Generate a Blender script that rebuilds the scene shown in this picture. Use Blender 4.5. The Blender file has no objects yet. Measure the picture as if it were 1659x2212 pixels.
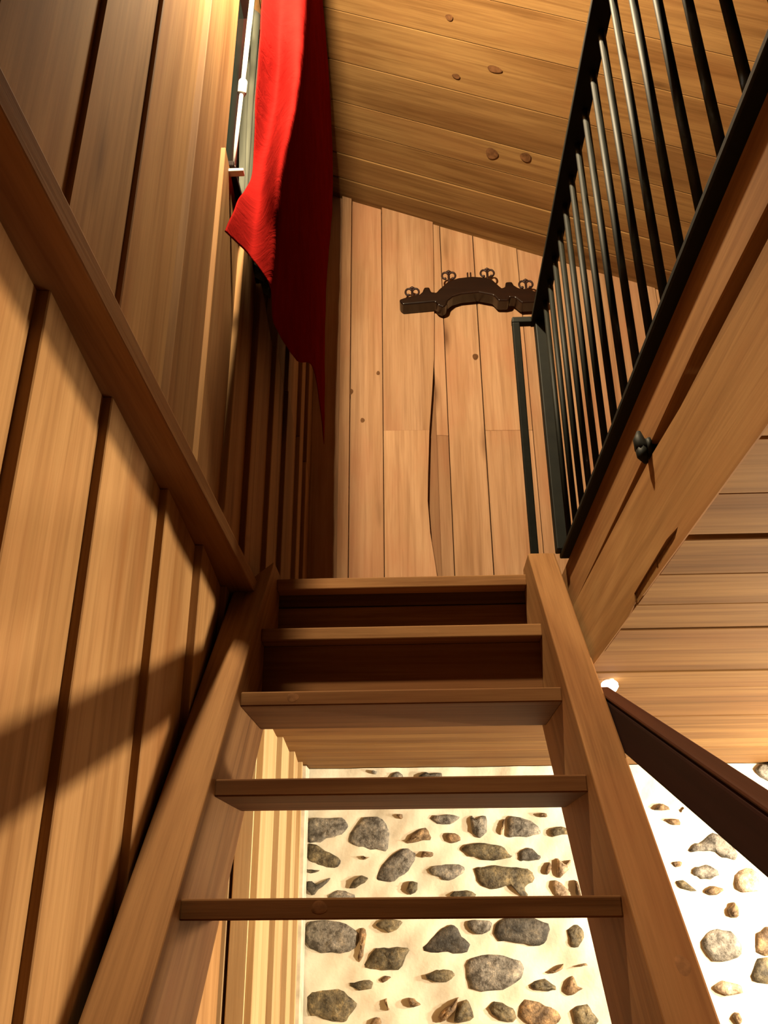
import bpy, bmesh, math, random
from mathutils import Vector, Matrix
R = random.Random(11)
sc = bpy.context.scene
COL = sc.collection
CZ = 1.465            # height of the phone above the ground floor; heights below are relative to it

# ------------------------------------------------------------------ helpers
def tag(o, label=None, cat=None, group=None, kind=None):
    if label: o['label'] = label
    if cat: o['category'] = cat
    if group: o['group'] = group
    if kind: o['kind'] = kind
    return o

def wpos(o):
    p = Vector((0, 0, 0))
    while o is not None:
        p += o.location; o = o.parent
    return p

def thing(name, label, cat, loc, group=None):
    o = bpy.data.objects.new(name, None)
    o.empty_display_size = .05
    COL.objects.link(o)
    o.location = (loc[0], loc[1], loc[2] + CZ)
    return tag(o, label, cat, group)

class MB:
    """collects boards and other solids (coordinates: x, y, height above the phone) into one mesh"""
    def __init__(s):
        s.v = []; s.f = []; s.g = []; s.t = []; s.m = []
    def add(s, verts, faces, grain, tone=.5, mi=0):
        b = len(s.v)
        s.v += [tuple(p) for p in verts]
        s.g += [tuple(p) for p in grain]
        s.t += [tone] * len(verts)
        s.f += [tuple(b + i for i in f) for f in faces]
        s.m += [mi] * len(faces)
    def off(s):
        return Vector((R.uniform(0, 40), R.uniform(0, 40), R.uniform(0, 40)))
    def grain(s, verts, L, W):
        L = Vector(L).normalized(); W = Vector(W).normalized(); T = L.cross(W); o = s.off()
        return [(Vector((Vector(p).dot(L), Vector(p).dot(W), Vector(p).dot(T))) + o) for p in verts]
    def box(s, a, b, ax=2, tone=None, mi=0):
        tone = R.uniform(.25, .75) if tone is None else tone
        v = [(x, y, z) for z in (a[2], b[2]) for y in (a[1], b[1]) for x in (a[0], b[0])]
        f = [(0, 2, 3, 1), (4, 5, 7, 6), (0, 1, 5, 4), (2, 6, 7, 3), (0, 4, 6, 2), (1, 3, 7, 5)]
        E = [(1, 0, 0), (0, 1, 0), (0, 0, 1)]
        s.add(v, f, s.grain(v, E[ax], E[(ax + 1) % 3]), tone, mi)
    def prism(s, poly, fn, d0, d1, L, W, tone=None, mi=0):
        """poly: 2-D outline; fn(p, q, d) -> point; extruded from d0 to d1"""
        tone = R.uniform(.25, .75) if tone is None else tone
        n = len(poly)
        v = [fn(p, q, d0) for p, q in poly] + [fn(p, q, d1) for p, q in poly]
        f = [tuple(range(n - 1, -1, -1)), tuple(range(n, 2 * n))]
        f += [(i, (i + 1) % n, n + (i + 1) % n, n + i) for i in range(n)]
        s.add(v, f, s.grain(v, L, W), tone, mi)
    def tube(s, pts, r, n=10, tone=.5, mi=0, cap=True):
        pts = [Vector(p) for p in pts]; rr = r if isinstance(r, (list, tuple)) else [r] * len(pts)
        v = []; f = []; up = None
        for i, p in enumerate(pts):
            d = (pts[min(i + 1, len(pts) - 1)] - pts[max(i - 1, 0)]).normalized()
            if up is None:
                up = d.orthogonal().normalized()
            else:
                up = (up - d * up.dot(d)).normalized()
            w = d.cross(up)
            for k in range(n):
                a = 2 * math.pi * k / n
                v.append(p + (up * math.cos(a) + w * math.sin(a)) * rr[i])
        for i in range(len(pts) - 1):
            for k in range(n):
                f.append((i * n + k, i * n + (k + 1) % n, (i + 1) * n + (k + 1) % n, (i + 1) * n + k))
        if cap:
            f.append(tuple(range(n - 1, -1, -1)))
            f.append(tuple(range((len(pts) - 1) * n, len(pts) * n)))
        s.add(v, f, s.grain(v, (0, 0, 1), (1, 0, 0)), tone, mi)
    def build(s, name, mats, parent=None, bevel=0, seg=2, smooth=False, limit=40):
        o0 = wpos(parent) if parent else Vector((0, 0, 0))
        me = bpy.data.meshes.new(name)
        me.from_pydata([(p[0] - o0.x, p[1] - o0.y, p[2] + CZ - o0.z) for p in s.v], [], s.f)
        mats = mats if isinstance(mats, (list, tuple)) else [mats]
        for m in mats: me.materials.append(m)
        at = me.attributes.new('grain', 'FLOAT_VECTOR', 'POINT')
        at.data.foreach_set('vector', [c for p in s.g for c in p])
        at = me.attributes.new('tone', 'FLOAT', 'POINT')
        at.data.foreach_set('value', s.t)
        me.polygons.foreach_set('material_index', s.m)
        me.polygons.foreach_set('use_smooth', [smooth] * len(me.polygons))
        bm = bmesh.new(); bm.from_mesh(me)
        bmesh.ops.recalc_face_normals(bm, faces=bm.faces)
        bm.to_mesh(me); bm.free()
        me.update()
        o = bpy.data.objects.new(name, me); COL.objects.link(o)
        if parent: o.parent = parent
        if bevel:
            md = o.modifiers.new('bevel', 'BEVEL'); md.width = bevel; md.segments = seg
            md.limit_method = 'ANGLE'; md.angle_limit = math.radians(limit)
        return o

def struct(o):
    o['kind'] = 'structure'; return o

# ------------------------------------------------------------------ materials
def nodes(name):
    m = bpy.data.materials.new(name); m.use_nodes = True
    nt = m.node_tree; b = nt.nodes['Principled BSDF']
    return m, nt, b

def ramp(nt, stops, fac):
    r = nt.nodes.new('ShaderNodeValToRGB')
    el = r.color_ramp.elements
    while len(el) < len(stops): el.new(.5)
    for e, (p, c) in zip(el, stops):
        e.position = p; e.color = (c[0], c[1], c[2], 1) if len(c) == 3 else c
    nt.links.new(fac, r.inputs['Fac'])
    return r.outputs['Color']

def mix(nt, kind, fac, a, b):
    n = nt.nodes.new('ShaderNodeMix'); n.data_type = 'RGBA'; n.blend_type = kind
    for sock, val in ((0, fac), (6, a), (7, b)):
        if hasattr(val, 'is_output'): nt.links.new(val, n.inputs[sock])
        else: n.inputs[sock].default_value = val if sock == 0 else (*val, 1)
    return n.outputs[2]

def mapping(nt, vec, scale):
    n = nt.nodes.new('ShaderNodeMapping'); n.inputs['Scale'].default_value = scale
    nt.links.new(vec, n.inputs['Vector']); return n.outputs[0]

def noise(nt, vec, scale, detail=4, rough=.55, dist=0):
    n = nt.nodes.new('ShaderNodeTexNoise'); n.inputs['Scale'].default_value = scale
    n.inputs['Detail'].default_value = detail; n.inputs['Roughness'].default_value = rough
    n.inputs['Distortion'].default_value = dist
    nt.links.new(vec, n.inputs['Vector']); return n.outputs['Fac']

def wood(name, light, dark, red, knots=.6, rough=.7, grain=.6, spec=.08):
    m, nt, b = nodes(name)
    a = nt.nodes.new('ShaderNodeAttribute'); a.attribute_name = 'grain'; vec = a.outputs['Vector']
    t = nt.nodes.new('ShaderNodeAttribute'); t.attribute_name = 'tone'; tone = t.outputs['Fac']
    broad = noise(nt, mapping(nt, vec, (.9, 9, 9)), 1.0, 3, .5, .6)
    streak = noise(nt, mapping(nt, vec, (1.6, 45, 45)), 1.0, 5, .6, .3)
    fine = noise(nt, mapping(nt, vec, (6, 230, 230)), 1.0, 3, .6)
    blot = noise(nt, mapping(nt, vec, (1.6, 4, 4)), 1.0, 4, .6)
    c = ramp(nt, [(.3, dark), (.62, light)], broad)
    c = mix(nt, 'MULTIPLY', grain, c, ramp(nt, [(.28, (.45, .36, .3)), (.55, (1, 1, 1)), (.75, (1.0, 1.0, 1.0))], streak))
    c = mix(nt, 'MULTIPLY', grain * .5, c, ramp(nt, [(.3, (.6, .55, .5)), (.6, (1, 1, 1))], fine))
    c = mix(nt, 'MIX', ramp(nt, [(.48, (0, 0, 0)), (.72, (.55, .55, .55))], blot), c, red)
    # each board has a tone of its own
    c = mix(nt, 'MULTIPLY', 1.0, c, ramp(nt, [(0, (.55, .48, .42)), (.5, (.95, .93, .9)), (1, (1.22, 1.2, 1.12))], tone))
    if knots:
        v = nt.nodes.new('ShaderNodeTexVoronoi'); v.inputs['Scale'].default_value = 1
        nt.links.new(mapping(nt, vec, (1.7, 6.5, 6.5)), v.inputs['Vector'])
        k = ramp(nt, [(.035, (1, 1, 1)), (.11, (.45, .45, .45)), (.2, (0, 0, 0))], v.outputs['Distance'])
        sep = nt.nodes.new('ShaderNodeSeparateColor'); nt.links.new(v.outputs['Color'], sep.inputs[0])
        pick = ramp(nt, [(.62, (0, 0, 0)), (.66, (knots, knots, knots))], sep.outputs[0])
        c = mix(nt, 'MIX', mix(nt, 'MULTIPLY', 1.0, k, pick), c, (dark[0] * .32, dark[1] * .24, dark[2] * .2))
    nt.links.new(c, b.inputs['Base Color'])
    b.inputs['Roughness'].default_value = rough
    b.inputs['Specular IOR Level'].default_value = spec
    bp = nt.nodes.new('ShaderNodeBump'); bp.inputs['Strength'].default_value = .25; bp.inputs['Distance'].default_value = .002
    nt.links.new(streak, bp.inputs['Height']); nt.links.new(bp.outputs[0], b.inputs['Normal'])
    return m

def plain(name, col, rough=.5, metal=0, spec=.4, vary=.25, scale=20, bump=0):
    m, nt, b = nodes(name)
    tc = nt.nodes.new('ShaderNodeTexCoord')
    n = noise(nt, tc.outputs['Object'], scale, 5)
    lo = tuple(c * (1 - vary) for c in col); hi = tuple(min(1, c * (1 + vary)) for c in col)
    nt.links.new(ramp(nt, [(.3, lo), (.7, hi)], n), b.inputs['Base Color'])
    b.inputs['Roughness'].default_value = rough; b.inputs['Metallic'].default_value = metal
    b.inputs['Specular IOR Level'].default_value = spec
    if bump:
        bp = nt.nodes.new('ShaderNodeBump'); bp.inputs['Strength'].default_value = bump; bp.inputs['Distance'].default_value = .01
        nt.links.new(n, bp.inputs['Height']); nt.links.new(bp.outputs[0], b.inputs['Normal'])
    return m

def stone_mat(name, a, bcol, dk):
    m, nt, b = nodes(name)
    tc = nt.nodes.new('ShaderNodeTexCoord'); v = tc.outputs['Object']
    c = ramp(nt, [(.35, bcol), (.65, a)], noise(nt, v, 14, 5, .7))
    c = mix(nt, 'MULTIPLY', .9, c, ramp(nt, [(.41, tuple(q * .5 for q in dk)), (.49, (.8, .8, .8)), (.55, (1.05, 1.05, 1.05)), (.64, (2.3, 2.2, 2.0))], noise(nt, v, 22, 6, .8)))
    nt.links.new(c, b.inputs['Base Color']); b.inputs['Roughness'].default_value = .7
    bp = nt.nodes.new('ShaderNodeBump'); bp.inputs['Strength'].default_value = .6; bp.inputs['Distance'].default_value = .01
    nt.links.new(noise(nt, v, 40, 5, .7), bp.inputs['Height']); nt.links.new(bp.outputs[0], b.inputs['Normal'])
    return m

WOOD = wood('pine', (.300, .172, .075), (.195, .098, .036), (.225, .096, .036), grain=.5)
WOODP = wood('pale_pine', (.45, .268, .155), (.335, .182, .094), (.36, .150, .080), grain=.5, knots=.8)
WOOD_LIT = wood('lit_pine', (.52, .40, .235), (.42, .29, .15), (.44, .28, .14), grain=.4)  # pine made paler: strong light behind the stairs put into the colour
WOODC = wood('golden_pine', (.27, .155, .060), (.17, .085, .030), (.20, .092, .034), grain=.7, knots=.7)
WOODS = wood('stair_pine', (.235, .122, .050), (.15, .068, .025), (.17, .066, .024), grain=.65)
WOODD = wood('dark_stained_wood', (.020, .006, .004), (.010, .004, .003), (.022, .004, .003), knots=0, rough=.75, grain=.5)
YOKE = wood('old_varnished_wood', (.018, .006, .003), (.007, .003, .002), (.014, .004, .002), knots=0, rough=.25, grain=.5, spec=.4)
RAIL_LIT = wood('lit_rail_edge', (.05, .016, .007), (.03, .010, .005), (.05, .012, .006), knots=0, grain=.5)  # redder rail wood: light on the top edge put into the colour
KNOT = plain('wood_knot', (.135, .062, .026), .7, 0, .05, .45, 40)
WHITEW = plain('white_painted_wood', (.5, .46, .38), .5)
IRON = plain('black_painted_iron', (.0045, .005, .0032), .6, 0, .15, .3, 30)
RUST = plain('dark_wrought_iron', (.035, .015, .011), .5, .3, .4, .3, 40)
WHITEM = plain('white_lacquered_metal', (.6, .6, .56), .3)
PLASTER = plain('cream_mortar', (.58, .545, .45), .9, 0, .1, .14, 7, .8)
PLAIN = plain('dark_timber', (.05, .03, .017), .9, 0, .1, .2, 3)
FLOORW = wood('dark_floor_boards', (.10, .05, .022), (.05, .025, .011), (.08, .035, .014))
STONES = [stone_mat('grey_stone', (.20, .185, .16), (.10, .09, .075), (.35, .3, .24)),
          stone_mat('dark_stone', (.085, .075, .06), (.03, .026, .02), (.4, .36, .3)),
          stone_mat('olive_stone', (.155, .125, .07), (.06, .048, .025), (.4, .34, .2)),
          stone_mat('tan_stone', (.25, .165, .085), (.135, .082, .04), (.5, .4, .25)),
          stone_mat('pale_stone', (.40, .31, .22), (.31, .23, .15), (.7, .6, .5))]

ID = lambda p, q, d: (p, q, d)
YZX = lambda p, q, d: (d, p, q)          # outline in (y, h), extruded along x
XZY = lambda p, q, d: (p, d, q)          # outline in (x, h), extruded along y
ROOF = lambda x: 3.342 - .4187 * x
XR, YN, YB = 3.2, -2.2, 3.57             # right wall, wall behind the phone, far wall
FL = .834                                # loft floor

# ------------------------------------------------------------------ the setting
w = MB()
y = YN
while y < YB:
    w.box((-.6, y, -CZ - .03), (XR, min(y + .147, YB), -CZ), 0); y += .15
tag(struct(w.build('floor', FLOORW)), 'wooden board floor of the lower room', 'floor')

# left wall: vertical boards lapped one over the next, their near edges standing proud
def lapped(mb, ys, z0, z1, F, proud, tones=None, wood_i=0):
    for i in range(len(ys) - 1):
        a, b = ys[i], ys[i + 1]
        p = proud * R.uniform(.85, 1.15)
        mb.prism([(F + p, a), (F + .001, b + .004), (F - .026, b + .004), (F - .026, a)], ID, z0, z1, (0, 0, 1), (0, 1, 0),
                 tones[i] if tones else R.uniform(.3, .7), wood_i)
w = MB()
near_y = [-2.2, -1.9, -1.6, -1.3, -1.0, -.7, -.42, -.12, .14, .396, .66, .931, 1.201, 1.544, 1.839, 2.12, 2.409]
lapped(w, near_y, -CZ, .762, -.498, .019)
w.box((-.62, YN, -CZ), (-.526, 2.409, .762), 2, .3)
tag(struct(w.build('wall_left', WOOD, bevel=.002, seg=1)), 'left wall of vertical lapped wooden boards beside the stairs', 'wall')
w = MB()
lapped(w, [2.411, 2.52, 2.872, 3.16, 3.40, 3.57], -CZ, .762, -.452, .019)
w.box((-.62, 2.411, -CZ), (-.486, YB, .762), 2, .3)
tag(struct(w.build('wall_left_back', WOOD_LIT, bevel=.002, seg=1)), 'brightly lit board wall on the left behind the stairs', 'wall')
w = MB()
up_a = [-2.2, -1.9, -1.6, -1.3, -1.0, -.7, -.42, -.12, .16, .40, .64, .88, 1.095, 1.36]
up_b = [1.597, 1.868, 2.12, 2.45, 2.73, 3.07, 3.29, 3.57]
lapped(w, up_a, .805, 3.53, -.458, .011)
lapped(w, up_b, .805, 1.735, -.458, .017)
lapped(w, [1.36, 1.652], .805, 3.53, -.458, .017)
lapped(w, [2.45, 2.73, 3.07, 3.29, 3.57], 1.737, 3.53, -.458, .017)
lapped(w, [1.654, 1.9, 2.18, 2.448], 2.86, 3.53, -.458, .017)
for q, r in (((-.62, YN, .805), (-.486, YB, 1.735)), ((-.62, YN, 1.735), (-.486, 1.65, 3.58)),
             ((-.62, 2.45, 1.735), (-.486, YB, 3.58)), ((-.62, 1.65, 2.86), (-.486, 2.45, 3.58))):
    w.box(q, r, 2, .3)
tag(struct(w.build('wall_left_upper', WOOD, bevel=.002, seg=1)), 'upper left wall of vertical boards above the batten', 'wall')

w = MB()
w.box((-.60, YN, .7625), (-.418, 2.30, .8045), 1, .62); w.box((-.60, 2.30, .7625), (-.46, 3.56, .8045), 1, .4)
tag(struct(w.build('trim_1', WOODS, bevel=.003)), 'horizontal wooden batten along the left wall', 'trim')
w = MB()
w.box((-.45, 3.46, -CZ), (-.424, 3.556, .503), 2, .5)
tag(struct(w.build('trim_2', WHITEW, bevel=.003)), 'pale corner board beside the stone wall', 'trim')

# far wall upstairs: broad rough boards
w = MB()
TOP = lambda x: ROOF(x) + .02
def wallboard(x0, x1, front, tone, cut=None, t=.03):
    x1b = x1 - .0015
    if cut:
        w.prism([(x0, FL - .06), (x1b, FL - .06), (x1b, cut[0]), (x0, cut[0] + .004)], XZY, front, front + t, (0, 0, 1), (1, 0, 0), tone)
        w.prism([(x0, cut[0] + .0045), (x1b, cut[0] + .0005), (x1b, TOP(x1b)), (x0, TOP(x0))], XZY, front, front + t, (0, 0, 1), (1, 0, 0), cut[1])
    else:
        w.prism([(x0, FL - .06), (x1b, FL - .06), (x1b, TOP(x1b)), (x0, TOP(x0))], XZY, front, front + t, (0, 0, 1), (1, 0, 0), tone)
wallboard(-.50, -.33, 3.572, .45)
wallboard(-.33, -.279, 3.552, .7)
wallboard(-.277, -.122, 3.570, .55)
# waney board, its wavy right edge lying over its neighbour
edge = [(.09, FL - .06), (.112, 1.25), (.100, 1.36), (.083, 1.50), (.076, 1.66), (.082, 1.80), (.094, 2.0225)]
edge2 = [(.094, 2.023), (.112, 2.22), (.128, 2.42), (.137, 2.7), (.144, 3.0), (.148, TOP(.148))]
w.prism([(-.119, FL - .06)] + edge + [(-.119, 2.0255)], XZY, 3.548, 3.578, (0, 0, 1), (1, 0, 0), .72)
w.prism([(-.119, 2.026)] + edge2 + [(-.119, TOP(-.119))], XZY, 3.552, 3.582, (0, 0, 1), (1, 0, 0), .5)
wallboard(.128, .183, 3.568, .30, (2.0, .55))
wallboard(.185, .352, 3.570, .62)
wallboard(.355, .575, 3.570, .60, (2.02, .68))
wallboard(.577, .80, 3.574, .5)
xx = .803
while xx < XR:
    wallboard(xx, min(xx + .22, XR), 3.57 + R.uniform(-.005, .005), R.uniform(.4, .7)); xx += .222
w.prism([(-.62, FL - .06), (XR, FL - .06), (XR, TOP(XR)), (-.62, TOP(-.62))], XZY, 3.602, 3.68, (0, 0, 1), (1, 0, 0), .1)
def knot(c, ex, ey, n, ra, rb, mi=1):
    ex, ey, n, c = Vector(ex), Vector(ey), Vector(n), Vector(c)
    N = 18; v = []; f = []
    for k, d in ((1.0, .0002), (.72, .0004), (.3, .0005)):
        for i in range(N):
            t = 2 * math.pi * i / N; q = 1 + .06 * math.sin(3 * t + c.x * 20)
            v.append(c + ex * ra * k * q * math.cos(t) + ey * rb * k * q * math.sin(t) + n * d)
    for k in range(2):
        for i in range(N): f.append((k * N + i, k * N + (i + 1) % N, (k + 1) * N + (i + 1) % N, (k + 1) * N + i))
    f.append(tuple(range(2 * N, 3 * N)))
    w.add(v, f, v, .5, mi)
for (x, y_, z), r in zip([[0.329, 3.57, 2.435], [-0.277, 3.57, 2.256], [-0.144, 3.57, 2.357], [-0.219, 3.57, 2.096], [0.59, 3.57, 2.789]], (.014, .013, .009, .010, .012)):
    knot((x, {0: 3.5695}.get(0), z), (1, 0, 0), (0, 0, 1), (0, -1, 0), r, r * 1.3)
tag(struct(w.build('wall_back_upper', [WOODP, KNOT], bevel=.0015, seg=1)), 'upstairs far wall of broad vertical boards', 'wall')

# sloping plank ceiling under the roof
w = MB()
seams = [-2.2, -1.9, -1.6, -1.3, -1.0, -.7, -.4, -.1, .2, .5, .8, 1.1, 1.4, 1.69, 1.98, 2.28, 2.482, 2.728, 2.948, 3.108, 3.268, 3.43, 3.60]
tn = [.5] * 15 + [.72, .66, .40, .62, .66, .62, .34]
sl = Vector((1, 0, -.4187)).normalized()
for i in range(len(seams) - 1):
    a, b = seams[i], seams[i + 1] - .004
    d = R.uniform(-.004, .004) + (-.008 if i == len(seams) - 2 else 0)
    x0, x1 = -.62, XR + .1
    w.prism([(x0, ROOF(x0) + d), (x1, ROOF(x1) + d), (x1, ROOF(x1) + .03), (x0, ROOF(x0) + .03)], XZY, a, b, sl, (0, 1, 0), tn[i] if i >= 15 else R.uniform(.35, .65))
w.prism([(-.62, ROOF(-.62) + .032), (XR + .1, ROOF(XR + .1) + .032), (XR + .1, ROOF(XR + .1) + .1), (-.62, ROOF(-.62) + .1)], XZY, YN - .1, 3.7, sl, (0, 1, 0), .1)
for (x, y_, z), ra, rb in zip([[0.197, 2.386, 3.26], [0.388, 2.568, 3.18], [0.409, 3.007, 3.171], [0.556, 2.976, 3.109], [0.234, 2.647, 3.244]], (.016, .032, .030, .026, .018), (.014, .016, .032, .026, .012)):
    knot((x, y_, z - .0045), sl, (0, 1, 0), (-.386, 0, -.922), ra, rb)
tag(struct(w.build('ceiling', [WOODC, KNOT], bevel=.0015, seg=1)), 'sloping plank ceiling above the loft', 'ceiling')

# underside of the loft: planks running across
w = MB()
cs = [-2.2, -2.0, -1.8, -1.6, -1.4, -1.2, -1.0, -.8, -.6, -.4, -.2, 0, .16, .32, .48, .63, .78, .93, 1.086, 1.246, 1.402, 1.567, 1.72, 1.88, 2.07, 2.24, 2.41, 2.62, 2.855, 3.03, 3.19, 3.39, 3.60]
for i in range(len(cs) - 1):
    a, b = cs[i], cs[i + 1] - .003
    b -= R.choice([0, .001, .003]); b -= .011 if abs(cs[i + 1] - 1.246) < .002 else 0
    d = R.uniform(0, .004)
    w.box((.414 if b < 2.415 else -.60, a, .505 + d), (XR, b, .532 + d), 0, R.uniform(.30, .62))
    if i == cs.index(2.41) - 1:
        tag(struct(w.build('ceiling_lower', WOODC, bevel=.0015, seg=1)), 'plank ceiling of the lower room, right of the stairs', 'ceiling'); w = MB()
tag(struct(w.build('ceiling_lower_back', WOODC, bevel=.0015, seg=1)), 'plank ceiling of the lower room next to the stone wall', 'ceiling')

w = MB()
w.box((.46, YN, .75), (XR, 3.6, FL), 1, .5)
w.box((-.43, 2.41, .80), (.405, 2.62, .84), 0, .5); w.box((-.452, 2.62, .80), (.46, 3.6, FL), 0, .5)
tag(struct(w.build('floor_loft', FLOORW)), 'board floor of the loft', 'floor')
w = MB()
w.box((-.475, 2.42, .507), (.405, 2.46, .797), 0, .35)
tag(struct(w.build('trim_3', WOODS, bevel=.003)), 'dark header board behind the top of the stairs', 'trim')

# walls out of the frame
w = MB()
w.box((XR, YN - .1, -CZ), (XR + .1, YB + .1, 2.2)); w2 = MB(); w2.box((-.62, YN - .1, -CZ), (XR, YN, 3.6))
tag(struct(w.build('wall_right', PLAIN)), 'right wall outside the picture', 'wall')
tag(struct(w2.build('wall_near', PLAIN)), 'wall behind the phone', 'wall')

# stone wall of the lower room
w = MB()
NX, NZ = 190, 100
def lump(x, z):
    return .006 * math.sin(x * 9 + 2 * math.sin(z * 7)) * math.cos(z * 11 + x * 3) + .004 * math.sin(x * 23 + z * 17) + .002 * math.sin(x * 51 - z * 43)
gv = []; gf = []
for j in range(NZ + 1):
    for i in range(NX + 1):
        x = -.6 + (XR + .6) * i / NX; z = -CZ + (.505 + CZ) * j / NZ
        gv.append((x, YB + lump(x, z), z))
for j in range(NZ):
    for i in range(NX):
        k = j * (NX + 1) + i
        gf.append((k, k + 1, k + NX + 2, k + NX + 1))
w.add(gv, gf, gv)
kinds = {'g': 1, 'd': 2, 'o': 3, 't': 4, 'p': 5}
def stone(poly, mi, depth):
    P = [Vector((p[0], p[1])) for p in poly]
    Q = []
    n = len(P)
    for i in range(n):                                   # round the corners off
        a, b = P[i], P[(i + 1) % n]
        Q += [a * .78 + b * .22, a * .22 + b * .78]
    Q = [q + Vector((R.uniform(-.0035, .0035), R.uniform(-.0035, .0035))) for q in Q]
    c = sum(Q, Vector((0, 0))) / len(Q); n = len(Q)
    v = []; f = []
    for s_, d_ in ((1.03, -.012), (1.0, .25), (.86, .72), (.6, .95), (.3, 1.0)):
        for q in Q:
            p = c + (q - c) * s_
            v.append((p.x, YB - .001 - depth * max(d_, -.6) * (1 + R.uniform(-.22, .22)) + (.01 if d_ < 0 else 0), p.y))
    v.append((c.x, YB - depth * 1.0, c.y))
    for k in range(4):
        for i in range(n):
            f.append((k * n + i, k * n + (i + 1) % n, (k + 1) * n + (i + 1) % n, (k + 1) * n + i))
    for i in range(n):
        f.append((4 * n + i, 4 * n + (i + 1) % n, 5 * n))
    w.add(v, f, v, .5, mi)
    return c, max((q - c).length for q in Q)
circ = []
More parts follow.
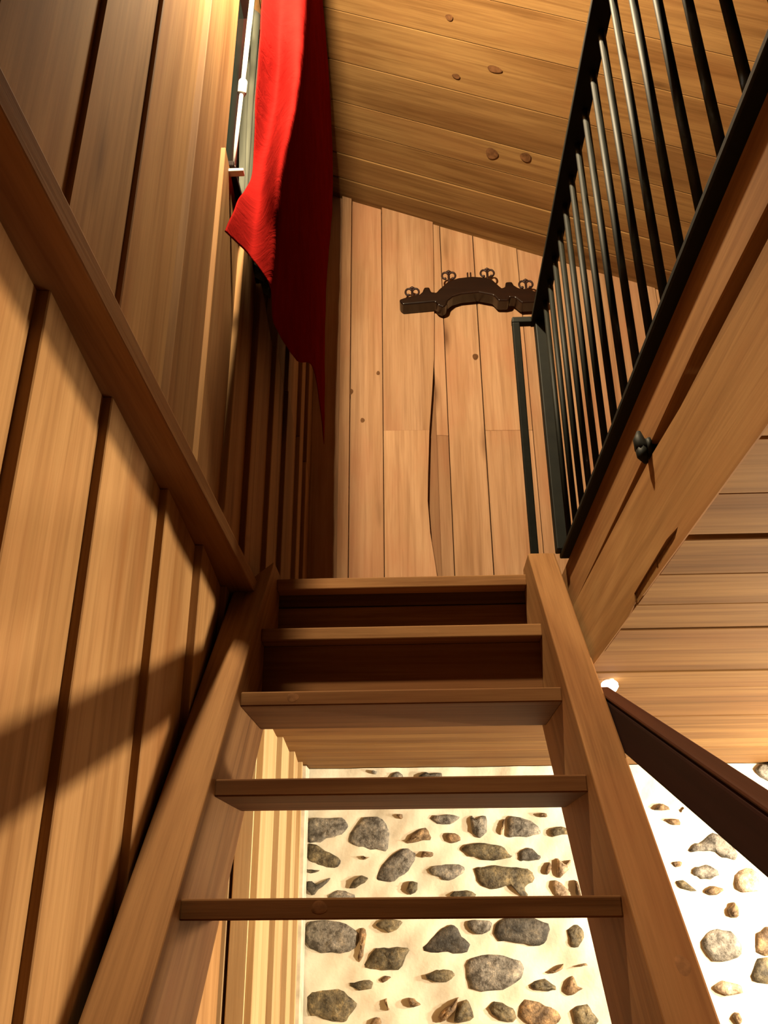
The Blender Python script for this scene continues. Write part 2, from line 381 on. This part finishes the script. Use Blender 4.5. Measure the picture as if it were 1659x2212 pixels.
for k, poly in [['g',[(-0.428,0.317),(-0.379,0.323),(-0.318,0.32),(-0.286,0.318),(-0.265,0.293),(-0.285,0.263),(-0.317,0.25),(-0.359,0.247),(-0.381,0.229),(-0.43,0.234)]],['o',[(-0.425,0.226),(-0.386,0.221),(-0.349,0.195),(-0.312,0.186),(-0.293,0.16),(-0.311,0.139),(-0.352,0.142),(-0.393,0.153),(-0.428,0.166)]],['o',[(-0.432,0.138),(-0.398,0.138),(-0.37,0.129),(-0.402,0.121),(-0.431,0.122)]],['d',[(-0.428,0.094),(-0.401,0.098),(-0.392,0.077),(-0.342,0.106),(-0.333,0.1),(-0.373,0.069),(-0.4,0.044),(-0.423,0.065)]],['g',[(-0.35,0.048),(-0.314,0.06),(-0.269,0.058),(-0.235,0.045),(-0.246,-0.002),(-0.327,-0.001)]],['g',[(-0.269,0.246),(-0.23,0.306),(-0.202,0.323),(-0.146,0.318),(-0.119,0.292),(-0.112,0.253),(-0.115,0.197),(-0.17,0.204),(-0.22,0.213),(-0.262,0.228)]],['g',[(-0.166,0.105),(-0.147,0.142),(-0.101,0.188),(-0.046,0.211),(-0.017,0.196),(-0.01,0.17),(-0.034,0.133),(-0.066,0.112),(-0.102,0.085),(-0.148,0.09)]],['t',[(-0.225,0.175),(-0.206,0.18),(-0.186,0.174),(-0.211,0.169)]],['o',[(-0.265,0.072),(-0.238,0.101),(-0.22,0.113),(-0.186,0.107),(-0.211,0.084),(-0.247,0.068)]],['t',[(-0.053,0.231),(-0.027,0.26),(0.024,0.282),(0.042,0.26),(0.053,0.238),(0.009,0.234),(-0.037,0.226)]],['t',[(0.003,0.177),(0.018,0.198),(0.058,0.193),(0.053,0.176),(0.021,0.172)]],['o',[(-0.051,0.066),(-0.03,0.093),(-0.004,0.08),(-0.009,0.054),(-0.04,0.046)]],['t',[(-0.081,0.327),(-0.06,0.331),(-0.06,0.313),(-0.077,0.318)]],['g',[(-0.183,0.492),(-0.169,0.495),(-0.157,0.487),(-0.169,0.481)]],['g',[(-0.112,0.475),(-0.074,0.493),(-0.056,0.47),(-0.061,0.447),(-0.108,0.447)]],['d',[(0.001,0.473),(0.035,0.491),(0.053,0.477),(0.101,0.486),(0.097,0.454),(0.005,0.446)]],['g',[(0.046,0.312),(0.076,0.327),(0.132,0.326),(0.169,0.319),(0.131,0.294),(0.084,0.29)]],['g',[(-0.422,-0.049),(-0.362,-0.039),(-0.282,-0.05),(-0.233,-0.074),(-0.224,-0.102),(-0.245,-0.141),(-0.311,-0.149),(-0.377,-0.145),(-0.419,-0.129)]],['o',[(-0.166,-0.059),(-0.139,-0.035),(-0.051,-0.044),(-0.082,-0.067),(-0.109,-0.083),(-0.148,-0.071)]],['t',[(-0.228,-0.07),(-0.206,-0.063),(-0.197,-0.102),(-0.21,-0.15),(-0.223,-0.181),(-0.234,-0.165),(-0.219,-0.126)]],['o',[(-0.217,-0.196),(-0.184,-0.157),(-0.158,-0.13),(-0.123,-0.134),(-0.079,-0.131),(-0.037,-0.135),(-0.057,-0.162),(-0.071,-0.201),(-0.123,-0.204),(-0.175,-0.204)]],['o',[(-0.262,-0.25),(-0.24,-0.238),(-0.193,-0.237),(-0.171,-0.246),(-0.184,-0.265),(-0.236,-0.267)]],['t',[(-0.154,-0.239),(-0.123,-0.22),(-0.106,-0.226),(-0.132,-0.246)]],['o',[(-0.415,-0.274),(-0.353,-0.268),(-0.288,-0.267),(-0.257,-0.291),(-0.227,-0.318),(-0.261,-0.34),(-0.269,-0.37),(-0.308,-0.366),(-0.364,-0.351),(-0.409,-0.347)]],['t',[(-0.137,-0.299),(-0.126,-0.296),(-0.116,-0.329),(-0.122,-0.333)]],['t',[(-0.184,-0.366),(-0.154,-0.348),(-0.146,-0.375),(-0.176,-0.403)]],['t',[(-0.057,-0.292),(-0.021,-0.3),(-0.0,-0.311),(-0.039,-0.326)]],['d',[(0.054,-0.087),(0.09,-0.067),(0.121,-0.056),(0.14,-0.077),(0.155,-0.099),(0.185,-0.12),(0.16,-0.151),(0.11,-0.15),(0.052,-0.147),(-0.002,-0.139),(0.03,-0.112)]],['o',[(0.05,-0.208),(0.073,-0.205),(0.108,-0.204),(0.122,-0.222),(0.099,-0.242),(0.057,-0.246),(0.026,-0.235),(0.015,-0.218)]],['g',[(0.202,0.313),(0.21,0.321),(0.217,0.302),(0.243,0.319),(0.267,0.317),(0.264,0.27),(0.243,0.242),(0.223,0.25),(0.203,0.263)]],['t',[(0.308,0.255),(0.323,0.297),(0.334,0.312),(0.335,0.297),(0.325,0.27),(0.314,0.253)]],['g',[(0.337,0.266),(0.344,0.304),(0.361,0.321),(0.405,0.315),(0.44,0.295),(0.459,0.276),(0.473,0.253),(0.428,0.244),(0.372,0.242),(0.34,0.245)]],['t',[(0.463,0.326),(0.492,0.33),(0.499,0.314),(0.474,0.309)]],['o',[(0.496,0.26),(0.52,0.275),(0.556,0.279),(0.592,0.271),(0.586,0.252),(0.541,0.246),(0.509,0.241)]],['t',[(0.104,0.259),(0.13,0.26),(0.162,0.252),(0.157,0.229),(0.116,0.224)]],['o',[(0.162,0.201),(0.189,0.222),(0.242,0.223),(0.29,0.217),(0.321,0.209),(0.344,0.182),(0.359,0.171),(0.298,0.162),(0.231,0.168),(0.191,0.182)]],['d',[(0.375,0.167),(0.384,0.189),(0.41,0.206),(0.437,0.2),(0.459,0.178),(0.462,0.163),(0.422,0.155),(0.39,0.158)]],['g',[(0.037,0.137),(0.086,0.149),(0.142,0.152),(0.177,0.139),(0.164,0.113),(0.119,0.095),(0.084,0.099),(0.044,0.111)]],['o',[(0.209,0.131),(0.233,0.139),(0.301,0.142),(0.357,0.139),(0.404,0.133),(0.43,0.115),(0.428,0.089),(0.4,0.075),(0.391,0.06),(0.405,0.035),(0.381,0.028),(0.352,0.068),(0.313,0.072),(0.28,0.061),(0.241,0.069),(0.219,0.094)]],['t',[(0.47,0.111),(0.489,0.155),(0.5,0.144),(0.481,0.107)]],['p',[(0.491,0.085),(0.519,0.088),(0.566,0.041),(0.544,0.019),(0.506,0.027)]],['t',[(0.579,0.095),(0.594,0.084),(0.601,0.037),(0.581,0.033)]],['p',[(0.519,0.173),(0.552,0.143),(0.574,0.165),(0.575,0.139),(0.528,0.099),(0.517,0.11)]],['o',[(0.11,0.044),(0.138,0.059),(0.189,0.058),(0.212,0.042),(0.176,0.022),(0.128,0.022)]],['g',[(0.169,-0.046),(0.212,-0.043),(0.266,-0.045),(0.252,-0.082),(0.217,-0.092),(0.186,-0.081)]],['d',[(0.272,-0.085),(0.285,-0.05),(0.31,-0.036),(0.407,-0.037),(0.468,-0.052),(0.471,-0.087),(0.451,-0.121),(0.423,-0.132),(0.374,-0.121),(0.324,-0.117),(0.278,-0.11)]],['o',[(0.536,-0.07),(0.568,-0.061),(0.597,-0.074),(0.596,-0.112),(0.564,-0.139),(0.542,-0.132),(0.541,-0.098)]],['g',[(0.158,-0.199),(0.178,-0.168),(0.237,-0.158),(0.29,-0.162),(0.351,-0.172),(0.372,-0.193),(0.362,-0.23),(0.33,-0.254),(0.283,-0.27),(0.226,-0.277),(0.181,-0.27),(0.167,-0.236)]],['t',[(0.454,-0.217),(0.489,-0.204),(0.514,-0.187),(0.508,-0.207),(0.473,-0.219)]],['t',[(0.559,-0.194),(0.594,-0.188),(0.597,-0.194),(0.562,-0.199)]],['o',[(0.385,-0.254),(0.414,-0.237),(0.448,-0.238),(0.474,-0.254),(0.48,-0.271),(0.442,-0.273),(0.397,-0.269)]],['t',[(0.506,-0.271),(0.524,-0.241),(0.544,-0.228),(0.553,-0.255),(0.578,-0.265),(0.55,-0.278),(0.527,-0.291)]],['o',[(0.235,-0.33),(0.251,-0.308),(0.292,-0.313),(0.332,-0.33),(0.333,-0.366),(0.284,-0.372),(0.252,-0.349)]],['t',[(0.339,-0.343),(0.349,-0.31),(0.372,-0.301),(0.409,-0.304),(0.453,-0.321),(0.485,-0.341),(0.49,-0.363),(0.455,-0.383),(0.366,-0.379)]],['o',[(0.528,-0.334),(0.554,-0.318),(0.591,-0.318),(0.604,-0.344),(0.627,-0.367),(0.595,-0.39),(0.54,-0.383)]],['t',[(0.053,-0.362),(0.076,-0.329),(0.115,-0.303),(0.135,-0.286),(0.114,-0.339),(0.068,-0.368)]],['o',[(0.113,-0.352),(0.138,-0.306),(0.165,-0.296),(0.178,-0.329),(0.188,-0.366),(0.112,-0.372)]],['t',[(0.903,0.333),(0.932,0.361),(0.971,0.341),(0.946,0.331)]],['t',[(1.002,0.323),(1.017,0.347),(1.025,0.347),(1.009,0.323)]],['t',[(0.946,0.298),(0.988,0.306),(1.008,0.282),(0.962,0.283)]],['g',[(1.015,0.182),(1.038,0.211),(1.07,0.219),(1.107,0.253),(1.145,0.24),(1.182,0.218),(1.199,0.176),(1.184,0.151),(1.145,0.16),(1.109,0.181),(1.066,0.19)]],['g',[(1.021,0.115),(1.043,0.133),(1.084,0.137),(1.119,0.11),(1.094,0.09),(1.059,0.088),(1.034,0.098)]],['t',[(0.943,0.145),(0.989,0.153),(0.982,0.136),(0.954,0.13)]],['o',[(0.957,0.087),(0.983,0.082),(1.027,0.053),(1.017,0.045),(0.966,0.062)]],['t',[(1.056,0.045),(1.082,0.069),(1.132,0.052),(1.085,0.033)]],['p',[(1.178,0.118),(1.233,0.126),(1.273,0.104),(1.263,0.051),(1.209,0.044),(1.172,0.056)]],['t',[(1.124,-0.024),(1.151,0.01),(1.172,-0.008),(1.159,-0.046),(1.138,-0.04)]],['g',[(1.012,-0.126),(1.048,-0.087),(1.085,-0.075),(1.138,-0.091),(1.159,-0.134),(1.151,-0.165),(1.092,-0.188),(1.042,-0.18)]],['t',[(1.201,-0.15),(1.222,-0.1),(1.248,-0.076),(1.305,-0.073),(1.294,-0.151),(1.231,-0.17)]],['o',[(1.176,-0.242),(1.192,-0.189),(1.214,-0.17),(1.286,-0.17),(1.284,-0.246),(1.207,-0.257)]],['p',[(1.038,-0.26),(1.082,-0.245),(1.135,-0.257),(1.134,-0.286),(1.066,-0.29)]],['t',[(1.087,-0.364),(1.108,-0.342),(1.121,-0.371),(1.101,-0.382)]]]:
    c, r = stone(poly, kinds[k], .012 + .010 * R.random())
    circ.append((c.x, c.y, r))
tries = 0
while tries < 2600:                                      # the stones of the rest of the wall
    tries += 1
    x = R.uniform(-.4, XR - .1); z = R.uniform(-CZ + .05, .47); r = R.choice([.03, .045, .06, .08, .1])
    if -.42 < x < .72 and -.42 < z < .33: continue
    if .66 < x < 1.3 and -.42 < z < .49: continue
    if any(math.hypot((x - a) * .8, z - b) < (r + c) * .92 + .012 for a, b, c in circ): continue
    n = R.randint(7, 10); an = R.uniform(-.6, .6); ar = R.uniform(.5, .8)
    poly = []
    for i in range(n):
        t = 2 * math.pi * i / n; q = r * R.uniform(.8, 1.1)
        a, b = q * math.cos(t), q * math.sin(t) * ar
        poly.append((x + a * math.cos(an) - b * math.sin(an), z + a * math.sin(an) + b * math.cos(an)))
    stone(poly, R.choice([1, 1, 2, 3, 3, 4, 5]), .015)
    circ.append((x, z, r))
w.box((-.62, YB + .02, -CZ), (XR, YB + .12, .78), 0, .5)
tag(struct(w.build('wall_back_lower', [PLASTER] + STONES, smooth=True)), 'lower far wall of rubble stones in pale mortar', 'wall')
w = MB()
w.box((1.43, 3.46, .435), (2.5, 3.555, .503), 0, .45)
tag(struct(w.build('trim_4', WOOD, bevel=.003)), 'wooden lintel under the ceiling against the stone wall', 'trim')

# window in the left wall, mostly hidden by the banner
GLASS, nt, b = nodes('night_window_glass')
b.inputs['Base Color'].default_value = (.02, .03, .025, 1); b.inputs['Roughness'].default_value = .05
wn = MB()
y0, y1, z0, z1 = 1.66, 2.445, 1.74, 2.855
wn.box((-.56, y0, z0), (-.515, y0 + .05, z1), 2); wn.box((-.56, y1 - .05, z0), (-.515, y1, z1), 2)
wn.box((-.56, y0, z0), (-.515, y1, z0 + .05), 1); wn.box((-.56, y0, z1 - .05), (-.515, y1, z1), 1)
wn.box((-.555, 2.03, z0), (-.52, 2.075, z1), 2)
win = tag(struct(wn.build('window_1', WOODD, bevel=.003)), 'small window in the left wall beside the red banner', 'window')
g = MB(); g.box((-.545, y0 + .04, z0 + .04), (-.54, y1 - .04, z1 - .04)); g.build('pane', GLASS, win)
g = MB(); g.box((-.515, 1.662, 1.74), (-.436, 1.90, 1.758), 1); g.build('window_sill', WOODD, win, bevel=.003)
g = MB()
g.tube([(-.452, 1.722, 1.79), (-.447, 1.729, 2.13)], .0055, 12); g.tube([(-.447, 1.729, 2.10), (-.440, 1.738, 2.62)], .0075, 12)
rod = g.build('window_rod', WHITEM, win, smooth=True)
g = MB(); g.tube([(-.4475, 1.7285, 2.075), (-.447, 1.729, 2.082), (-.4465, 1.7295, 2.125), (-.4464, 1.7296, 2.13)], [.010, .0125, .0125, .010], 14)
g.tube([(-.4415, 1.7365, 2.50), (-.4405, 1.738, 2.55)], .0125, 14)
g.build('collar', WHITEM, rod, smooth=True)
g = MB(); g.tube([(-.452, 1.722, 1.80), (-.449, 1.69, 1.745), (-.446, 1.668, 1.722)], [.006, .006, .010], 12)
g.box((-.458, 1.655, 1.714), (-.408, 1.675, 1.724), 0)
g.build('foot_bracket', WHITEM, rod, bevel=.002)

# greyish sheer curtain in the window, behind the banner
CURT, nt, b = nodes('grey_sheer_cloth')
tc = nt.nodes.new('ShaderNodeTexCoord')
nt.links.new(ramp(nt, [(.3, (.030, .031, .020)), (.7, (.085, .086, .062))], noise(nt, mapping(nt, tc.outputs['Object'], (20, 20, 2)), 1, 4)), b.inputs['Base Color'])
b.inputs['Roughness'].default_value = .9
cu = MB(); v = []; f = []
NU, NV = 60, 24
for j in range(NV + 1):
    z = 1.93 + .87 * j / NV
    for i in range(NU + 1):
        u = i / NU
        v.append((-.49 + .012 * math.sin(u * 40 + .6 * math.sin(z * 5)) - .01 * math.sin(z * 3.1 + u * 4), 1.93 + .48 * u + .03 * (1 - j / NV), z))
for j in range(NV):
    for i in range(NU):
        k = j * (NU + 1) + i; f.append((k, k + 1, k + NU + 2, k + NU + 1))
cu.add(v, f, v)
c = cu.build('curtain', CURT, smooth=True)
md = c.modifiers.new('thickness', 'SOLIDIFY'); md.thickness = .0015
tag(c, 'greenish grey sheer curtain in the window behind the red banner', 'curtain')

# ------------------------------------------------------------------ loft edge
w = MB()
w.prism([(YN, FL), (2.6, FL), (2.6, .703), (2.1, .703), (1.6, .712), (1.04, .727), (.77, .722), (.3, .716), (YN, .71)], YZX, .4115, .452, (0, 1, 0), (0, 0, 1), .62)
tag(w.build('edge_board', WOODS, bevel=.002), 'reddish wooden edge board of the loft floor, directly under the iron railing', 'board')
w = MB()
w.prism([(YN, .60), (.3, .64), (.8, .664), (1.32, .696), (2.1, .702), (2.61, .702), (2.61, .508), (1.62, .503),
         (1.555, .512), (1.554, .528), (1.317, .537), (1.25, .531), (1.275, .521), (1.40, .512), (1.50, .505), (.9, .501), (YN, .500)],
        YZX, .410, .4125, (0, 1, 0), (0, 0, 1), .66)
w.box((.4125, YN, .536), (.50, 2.61, .69), 1, .3)
tag(w.build('floor_beam', WOOD), 'broad light wooden beam carrying the loft, under the edge board', 'beam')

# small iron hook in the gap between the two
h = MB()
h.tube([(.425, 1.338, .708), (.408, 1.337, .710), (.398, 1.336, .718), (.395, 1.336, .732), (.397, 1.338, .748)], [.012, .014, .014, .010, .004], 10)
h.tube([(.411, 1.337, .715), (.404, 1.337, .715)], [.020, .017], 12)
h.tube([(.399, 1.336, .716), (.397, 1.333, .698), (.400, 1.330, .684)], [.013, .010, .004], 10)
tag(h.build('iron_hook', IRON, smooth=True), 'small black iron hook in the gap of the loft edge', 'hook')

# ------------------------------------------------------------------ staircase
st = thing('staircase', 'steep open wooden staircase with plank sides leading up to the loft', 'stairs', (0, 1.0, -CZ))
SL = 1.125
def fl(z): return 1.5 + z / SL            # front line of the planks
def stringer(x0, x1, zt0, zt1, vo, tone, yo=0, kn=None):
    zb = -CZ
    def prof(zt):
        return [(fl(zb) + yo, zb), (fl(zt) + yo, zt), (2.405, zt), (2.405, SL * (2.405 - yo - 1.5) - vo), (fl(zb + vo) + yo, zb)]
    a, b_ = prof(zt0), prof(zt1)
    m = MB(); n = len(a)
    v = [(x0, p, q) for p, q in a] + [(x1, p, q) for p, q in b_]
    f = [tuple(range(n)), tuple(range(n, 2 * n))] + [(i, (i + 1) % n, n + (i + 1) % n, n + i) for i in range(n)]
    m.add(v, f, m.grain(v, (0, 1, SL), (0, -SL, 1)), tone)
    if kn:
        global w
        w = m; knot(kn, (1, 0, 0), (0, .664, .747), (0, -.747, .664), .012, .020)
    return m.build('stringer', [WOODS, KNOT], st, bevel=.004)
stringer(-.4745, -.388, .760, .893, .43, .5, -.006)
stringer(.3225, .397, .897, .897, .47, .62, -.018, (.372, 1.4135, -.0775))
tr = [(2.350, .862), (2.140, .652), (1.930, .442), (1.735, .229), (1.540, .016)]
zz = .016
k = 1
while zz - .2115 > -CZ + .1:
    zz -= .2115; tr.append((1.540 - .19 * k, zz)); k += 1
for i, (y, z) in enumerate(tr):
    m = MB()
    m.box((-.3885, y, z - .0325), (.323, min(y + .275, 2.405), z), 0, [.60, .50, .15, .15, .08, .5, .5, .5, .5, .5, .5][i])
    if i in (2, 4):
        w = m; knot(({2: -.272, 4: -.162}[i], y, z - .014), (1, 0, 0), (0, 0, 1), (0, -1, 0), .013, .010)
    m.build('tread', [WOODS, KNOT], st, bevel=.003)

m = MB(); m.box((-.3885, 2.192, .4425), (.323, 2.214, .6190), 0, .2)
m.build('riser', WOODS, st, bevel=.002)

# ------------------------------------------------------------------ iron railing on the loft edge
rl = thing('railing', 'black iron railing of thin round bars along the loft edge', 'railing', (.39, 1.0, FL))
m = MB(); m.box((.368, YN + .1, 1.576), (.410, 2.165, 1.591), 1); m.build('top_rail', IRON, rl, bevel=.003)
m = MB(); m.box((.389, YN + .1, FL + .0005), (.422, 2.165, FL + .014), 1); m.build('bottom_rail', IRON, rl, bevel=.003)
m = MB(); m.box((.378, 2.128, FL + .014), (.412, 2.165, 1.576), 2); m.build('end_post', IRON, rl, bevel=.003)
m = MB()
bv = [(x, y + d, z) for (y, z, o) in ((2.304, .8975, .0140), (2.130, 1.571, 0)) for d in (0, .022) for x in (.3215 + o, .3435 + o)]
bv = [(x - (.0105 if z > 1 else 0), y, z) for x, y, z in bv]
m.add(bv, [(0, 2, 3, 1), (4, 5, 7, 6), (0, 1, 5, 4), (2, 6, 7, 3), (0, 4, 6, 2), (1, 3, 7, 5)], bv); m.box((.311, 2.130, 1.571), (.369, 2.155, 1.591), 0)
m.build('grab_bar', IRON, rl, bevel=.003)
bal = None
for y in [2.044 - .094 * i for i in range(18)]:
    if bal is None:
        m = MB(); m.tube([(.397, y, FL + .012), (.397, y, 1.578)], .0073, 12)
        bal = m.build('baluster', IRON, rl, smooth=True); by = y
    else:
        o = bal.copy(); COL.objects.link(o); o.location = (0, y - by, 0)

# ------------------------------------------------------------------ dark handrail beside the stairs
hr = thing('handrail', 'dark stained wooden handrail sloping down on the right of the stairs', 'handrail', (.42, .35, -CZ))
m = MB()
m.prism([(.3, -.204), (1.96, .438), (1.96, .348), (.3, -.279)], YZX, .399, .433, (0, 1, .385), (1, 0, 0), .5)
m.build('rail', WOODD, hr, bevel=.008, seg=3)
m = MB()  # added strip, coloured as the lit top edge of the rail
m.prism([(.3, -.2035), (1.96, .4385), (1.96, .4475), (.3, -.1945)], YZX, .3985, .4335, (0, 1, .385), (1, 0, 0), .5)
tag(m.build('lit_top_edge', RAIL_LIT, hr, bevel=.004), 'reddish lit top edge of the handrail, as an added strip')
m = MB(); m.box((.400, .31, -CZ), (.446, .38, -.215), 2, .5); m.build('newel_post', WOODD, hr, bevel=.004)

# small bulb under the ceiling behind the top of the stairs
EM, nt, b = nodes('bulb_glass')
b.inputs['Base Color'].default_value = (1, .95, .9, 1); b.inputs['Emission Color'].default_value = (1, .86, .72, 1); b.inputs['Emission Strength'].default_value = 6
bx_, by_ = .4745, 2.135
cb = thing('ceiling_bulb', 'small glowing white bulb under the ceiling, just right of the stairs', 'lamp', (bx_, by_, .505))
m = MB(); m.tube([(bx_, by_, .509), (bx_, by_, .496)], [.012, .012], 18); m.build('socket', WHITEM, cb, smooth=True)
m = MB()
m.tube([(bx_, by_, .500), (bx_, by_, .496), (bx_, by_, .486), (bx_, by_, .476), (bx_, by_, .472)], [.016, .020, .021, .014, .004], 18)
m.build('bulb', EM, cb, smooth=True)

# ------------------------------------------------------------------ ox yoke with hooks on the far wall
yk = thing('yoke_coat_rack', 'dark carved wooden ox yoke with wrought iron hooks on the far wall', 'coat rack', (.33, 3.53, 2.70))
out = [(-0.034, 2.719), (-0.014, 2.727), (0.027, 2.739), (0.063, 2.744), (0.08, 2.762), (0.09, 2.789), (0.115, 2.789), (0.123, 2.76), (0.148, 2.755), (0.163, 2.774), (0.208, 2.821), (0.259, 2.84), (0.326, 2.847), (0.392, 2.839), (0.429, 2.821), (0.457, 2.785), (0.47, 2.77), (0.486, 2.777), (0.491, 2.806), (0.522, 2.807), (0.53, 2.786), (0.552, 2.767), (0.595, 2.761), (0.643, 2.741), (0.68, 2.729), (0.685, 2.705), (0.648, 2.679), (0.56, 2.676), (0.53, 2.71), (0.508, 2.711), (0.498, 2.691), (0.449, 2.693), (0.426, 2.728), (0.356, 2.747), (0.273, 2.74), (0.228, 2.725), (0.202, 2.702), (0.194, 2.674), (0.176, 2.663), (0.155, 2.675), (0.142, 2.698), (0.078, 2.693), (-0.016, 2.686), (-0.032, 2.704)]
m = MB()
m.prism(out, XZY, 3.474, 3.550, (1, 0, 0), (0, 0, 1), .5)
m.build('yoke_beam', YOKE, yk, bevel=.018, seg=4, limit=30)
def hook(x, z0, z1):
    m = MB(); yy = 3.495
    m.tube([(x, yy, z0 - .03), (x, yy, z1)], .0062, 10)
    m.tube([(x - .012, yy, z1 - .001), (x, yy, z1 + .003), (x + .012, yy, z1 - .001)], [.004, .008, .004], 10)
    for s_ in (-1, 1):
        c = (x + s_ * .019, z1 - .026)
        pts = []
        for i in range(15):
            a = math.radians(150 - i * 19)
            rr = .0185 * (1 - i * .03)
            pts.append((c[0] + s_ * rr * math.cos(a), yy, c[1] + rr * math.sin(a) * 1.35))
        m.tube(pts, [.0052] * 12 + [.006, .0075, .006], 8)
    return m.build('hook', RUST, yk, smooth=True)
for x, z0, z1 in ((.030, 2.735, 2.800), (.214, 2.815, 2.894), (.406, 2.825, 2.902), (.592, 2.760, 2.826)):
    hook(x, z0, z1)
for x in (.308, .323):
    m = MB(); m.tube([(x, 3.495, 2.82), (x, 3.495, 2.885)], .004, 8); m.build('prong', RUST, yk, smooth=True)

# ------------------------------------------------------------------ red banner hanging beside the window
CLOTH, nt, b = nodes('red_cloth')
tc = nt.nodes.new('ShaderNodeTexCoord')
n1 = noise(nt, tc.outputs['Object'], 9, 4)
nt.links.new(ramp(nt, [(.3, (.100, .0042, .0036)), (.7, (.135, .0056, .0046))], n1), b.inputs['Base Color'])
b.inputs['Roughness'].default_value = .85; b.inputs['Sheen Weight'].default_value = 0
b.inputs['Specular IOR Level'].default_value = 0
bp = nt.nodes.new('ShaderNodeBump'); bp.inputs['Strength'].default_value = .5; bp.inputs['Distance'].default_value = .010
nt.links.new(noise(nt, mapping(nt, tc.outputs['Object'], (6, 6, 14)), 1.5, 4, .6, 1.2), bp.inputs['Height']); nt.links.new(bp.outputs[0], b.inputs['Normal'])
def cat(p, t):
    n = len(p) - 1; t *= n; i = min(int(t), n - 1); u = t - i
    a, b_, c_, d = p[max(i - 1, 0)], p[i], p[i + 1], p[min(i + 2, n)]
    return .5 * ((2 * b_) + (c_ - a) * u + (2 * a - 5 * b_ + 4 * c_ - d) * u * u + (3 * b_ - a - 3 * c_ + d) * u ** 3)
cols = [[Vector(p) for p in c] for c in [[[-0.405,1.702,2.431],[-0.41,1.735,2.088],[-0.415,1.787,1.847],[-0.41,1.638,1.602],[-0.405,1.515,1.388]],[[-0.365,1.774,2.529],[-0.37,1.835,2.205],[-0.375,1.779,1.837],[-0.375,1.699,1.614],[-0.375,1.634,1.424]],[[-0.292,1.789,2.545],[-0.292,1.717,2.061],[-0.296,1.57,1.619],[-0.305,1.601,1.434],[-0.315,1.617,1.314]],[[-0.312,2.096,2.981],[-0.312,2.052,2.461],[-0.317,1.941,1.945],[-0.322,1.872,1.61],[-0.332,1.786,1.333]],[[-0.31,2.176,3.094],[-0.312,2.302,2.759],[-0.318,2.315,2.274],[-0.322,2.244,1.816],[-0.328,2.15,1.473]],[[-0.318,2.337,3.322],[-0.322,2.606,3.122],[-0.325,2.696,2.647],[-0.325,2.61,2.067],[-0.325,2.542,1.693]],[[-0.315,2.37,3.369],[-0.318,2.74,3.281],[-0.32,2.965,2.91],[-0.322,2.81,2.224],[-0.322,2.885,1.594]]]]
for c in cols:                                            # the cloth goes on up to the rod under the ceiling
    c.insert(0, Vector((c[0].x, c[0].y + .02, ROOF(c[0].x) - .012)))
cols[0][0].x = -.444; cols[0][0].z = ROOF(-.444) - .010
NU, NV = 64, 84
v = []; f = []
for j in range(NV + 1):
    row = [cat(c, j / NV) for c in cols]
    for i in range(NU + 1):
        p = cat(row, i / NU)
        p.x += .0012 * math.sin(p.z * 31 + p.y * 17) * math.sin(p.y * 23 - p.z * 9)
        v.append(tuple(p))
for j in range(NV):
    for i in range(NU):
        k = j * (NU + 1) + i; f.append((k, k + NU + 1, k + NU + 2, k + 1))
m = MB(); m.add(v, f, v)
bn = m.build('banner', CLOTH, smooth=True)
md = bn.modifiers.new('thickness', 'SOLIDIFY'); md.thickness = .002
tag(bn, 'long red cloth banner hanging beside the window on the left', 'banner')

# ------------------------------------------------------------------ light and camera
def lamp(name, loc, power, col, r, kind='POINT'):
    l = bpy.data.lights.new(name, kind); l.energy = power; l.color = col; l.shadow_soft_size = r
    o = bpy.data.objects.new(name, l); COL.objects.link(o); o.location = (loc[0], loc[1], loc[2] + CZ); return o
WARM = (1, .82, .55)
L = lamp('loft_lamp', (-.290, 1.16, 2.52), 580, (1, .80, .50), .04, 'SPOT')
L.data.spot_size = math.radians(180); L.data.spot_blend = .28
L.rotation_euler = (math.radians(90 - 24), 0, 0)
lamp('room_lamp', (2.8, 1.58, 0), 1150, WARM, .045)
lamp('stone_wall_lamp', (1.95, 2.75, .08), 330, (1, .84, .60), .06)

wd = bpy.data.worlds.new('night'); sc.world = wd; wd.use_nodes = True
wd.node_tree.nodes['Background'].inputs[0].default_value = (.004, .005, .008, 1)

cam = bpy.data.cameras.new('camera'); co = bpy.data.objects.new('camera', cam); COL.objects.link(co)
cam.sensor_fit = 'VERTICAL'; cam.sensor_height = 36; cam.sensor_width = 27; cam.lens = 36 * 1888 / 2212
cam.clip_start = .02
Mx = [[0.999273, -0.02229, -0.030925], [0.037367, 0.412242, 0.910308], [-0.007542, -0.910802, 0.412775]]
Mw = Matrix.Identity(4)
for r in range(3):
    Mw[r][0] = Mx[r][0]; Mw[r][1] = -Mx[r][1]; Mw[r][2] = -Mx[r][2]
Mw[2][3] = CZ
co.matrix_world = Mw
sc.camera = co

sc.view_settings.view_transform = 'Standard'; sc.view_settings.look = 'None'
sc.view_settings.exposure = -.42; sc.view_settings.gamma = 1; sc.view_settings.use_curve_mapping = False
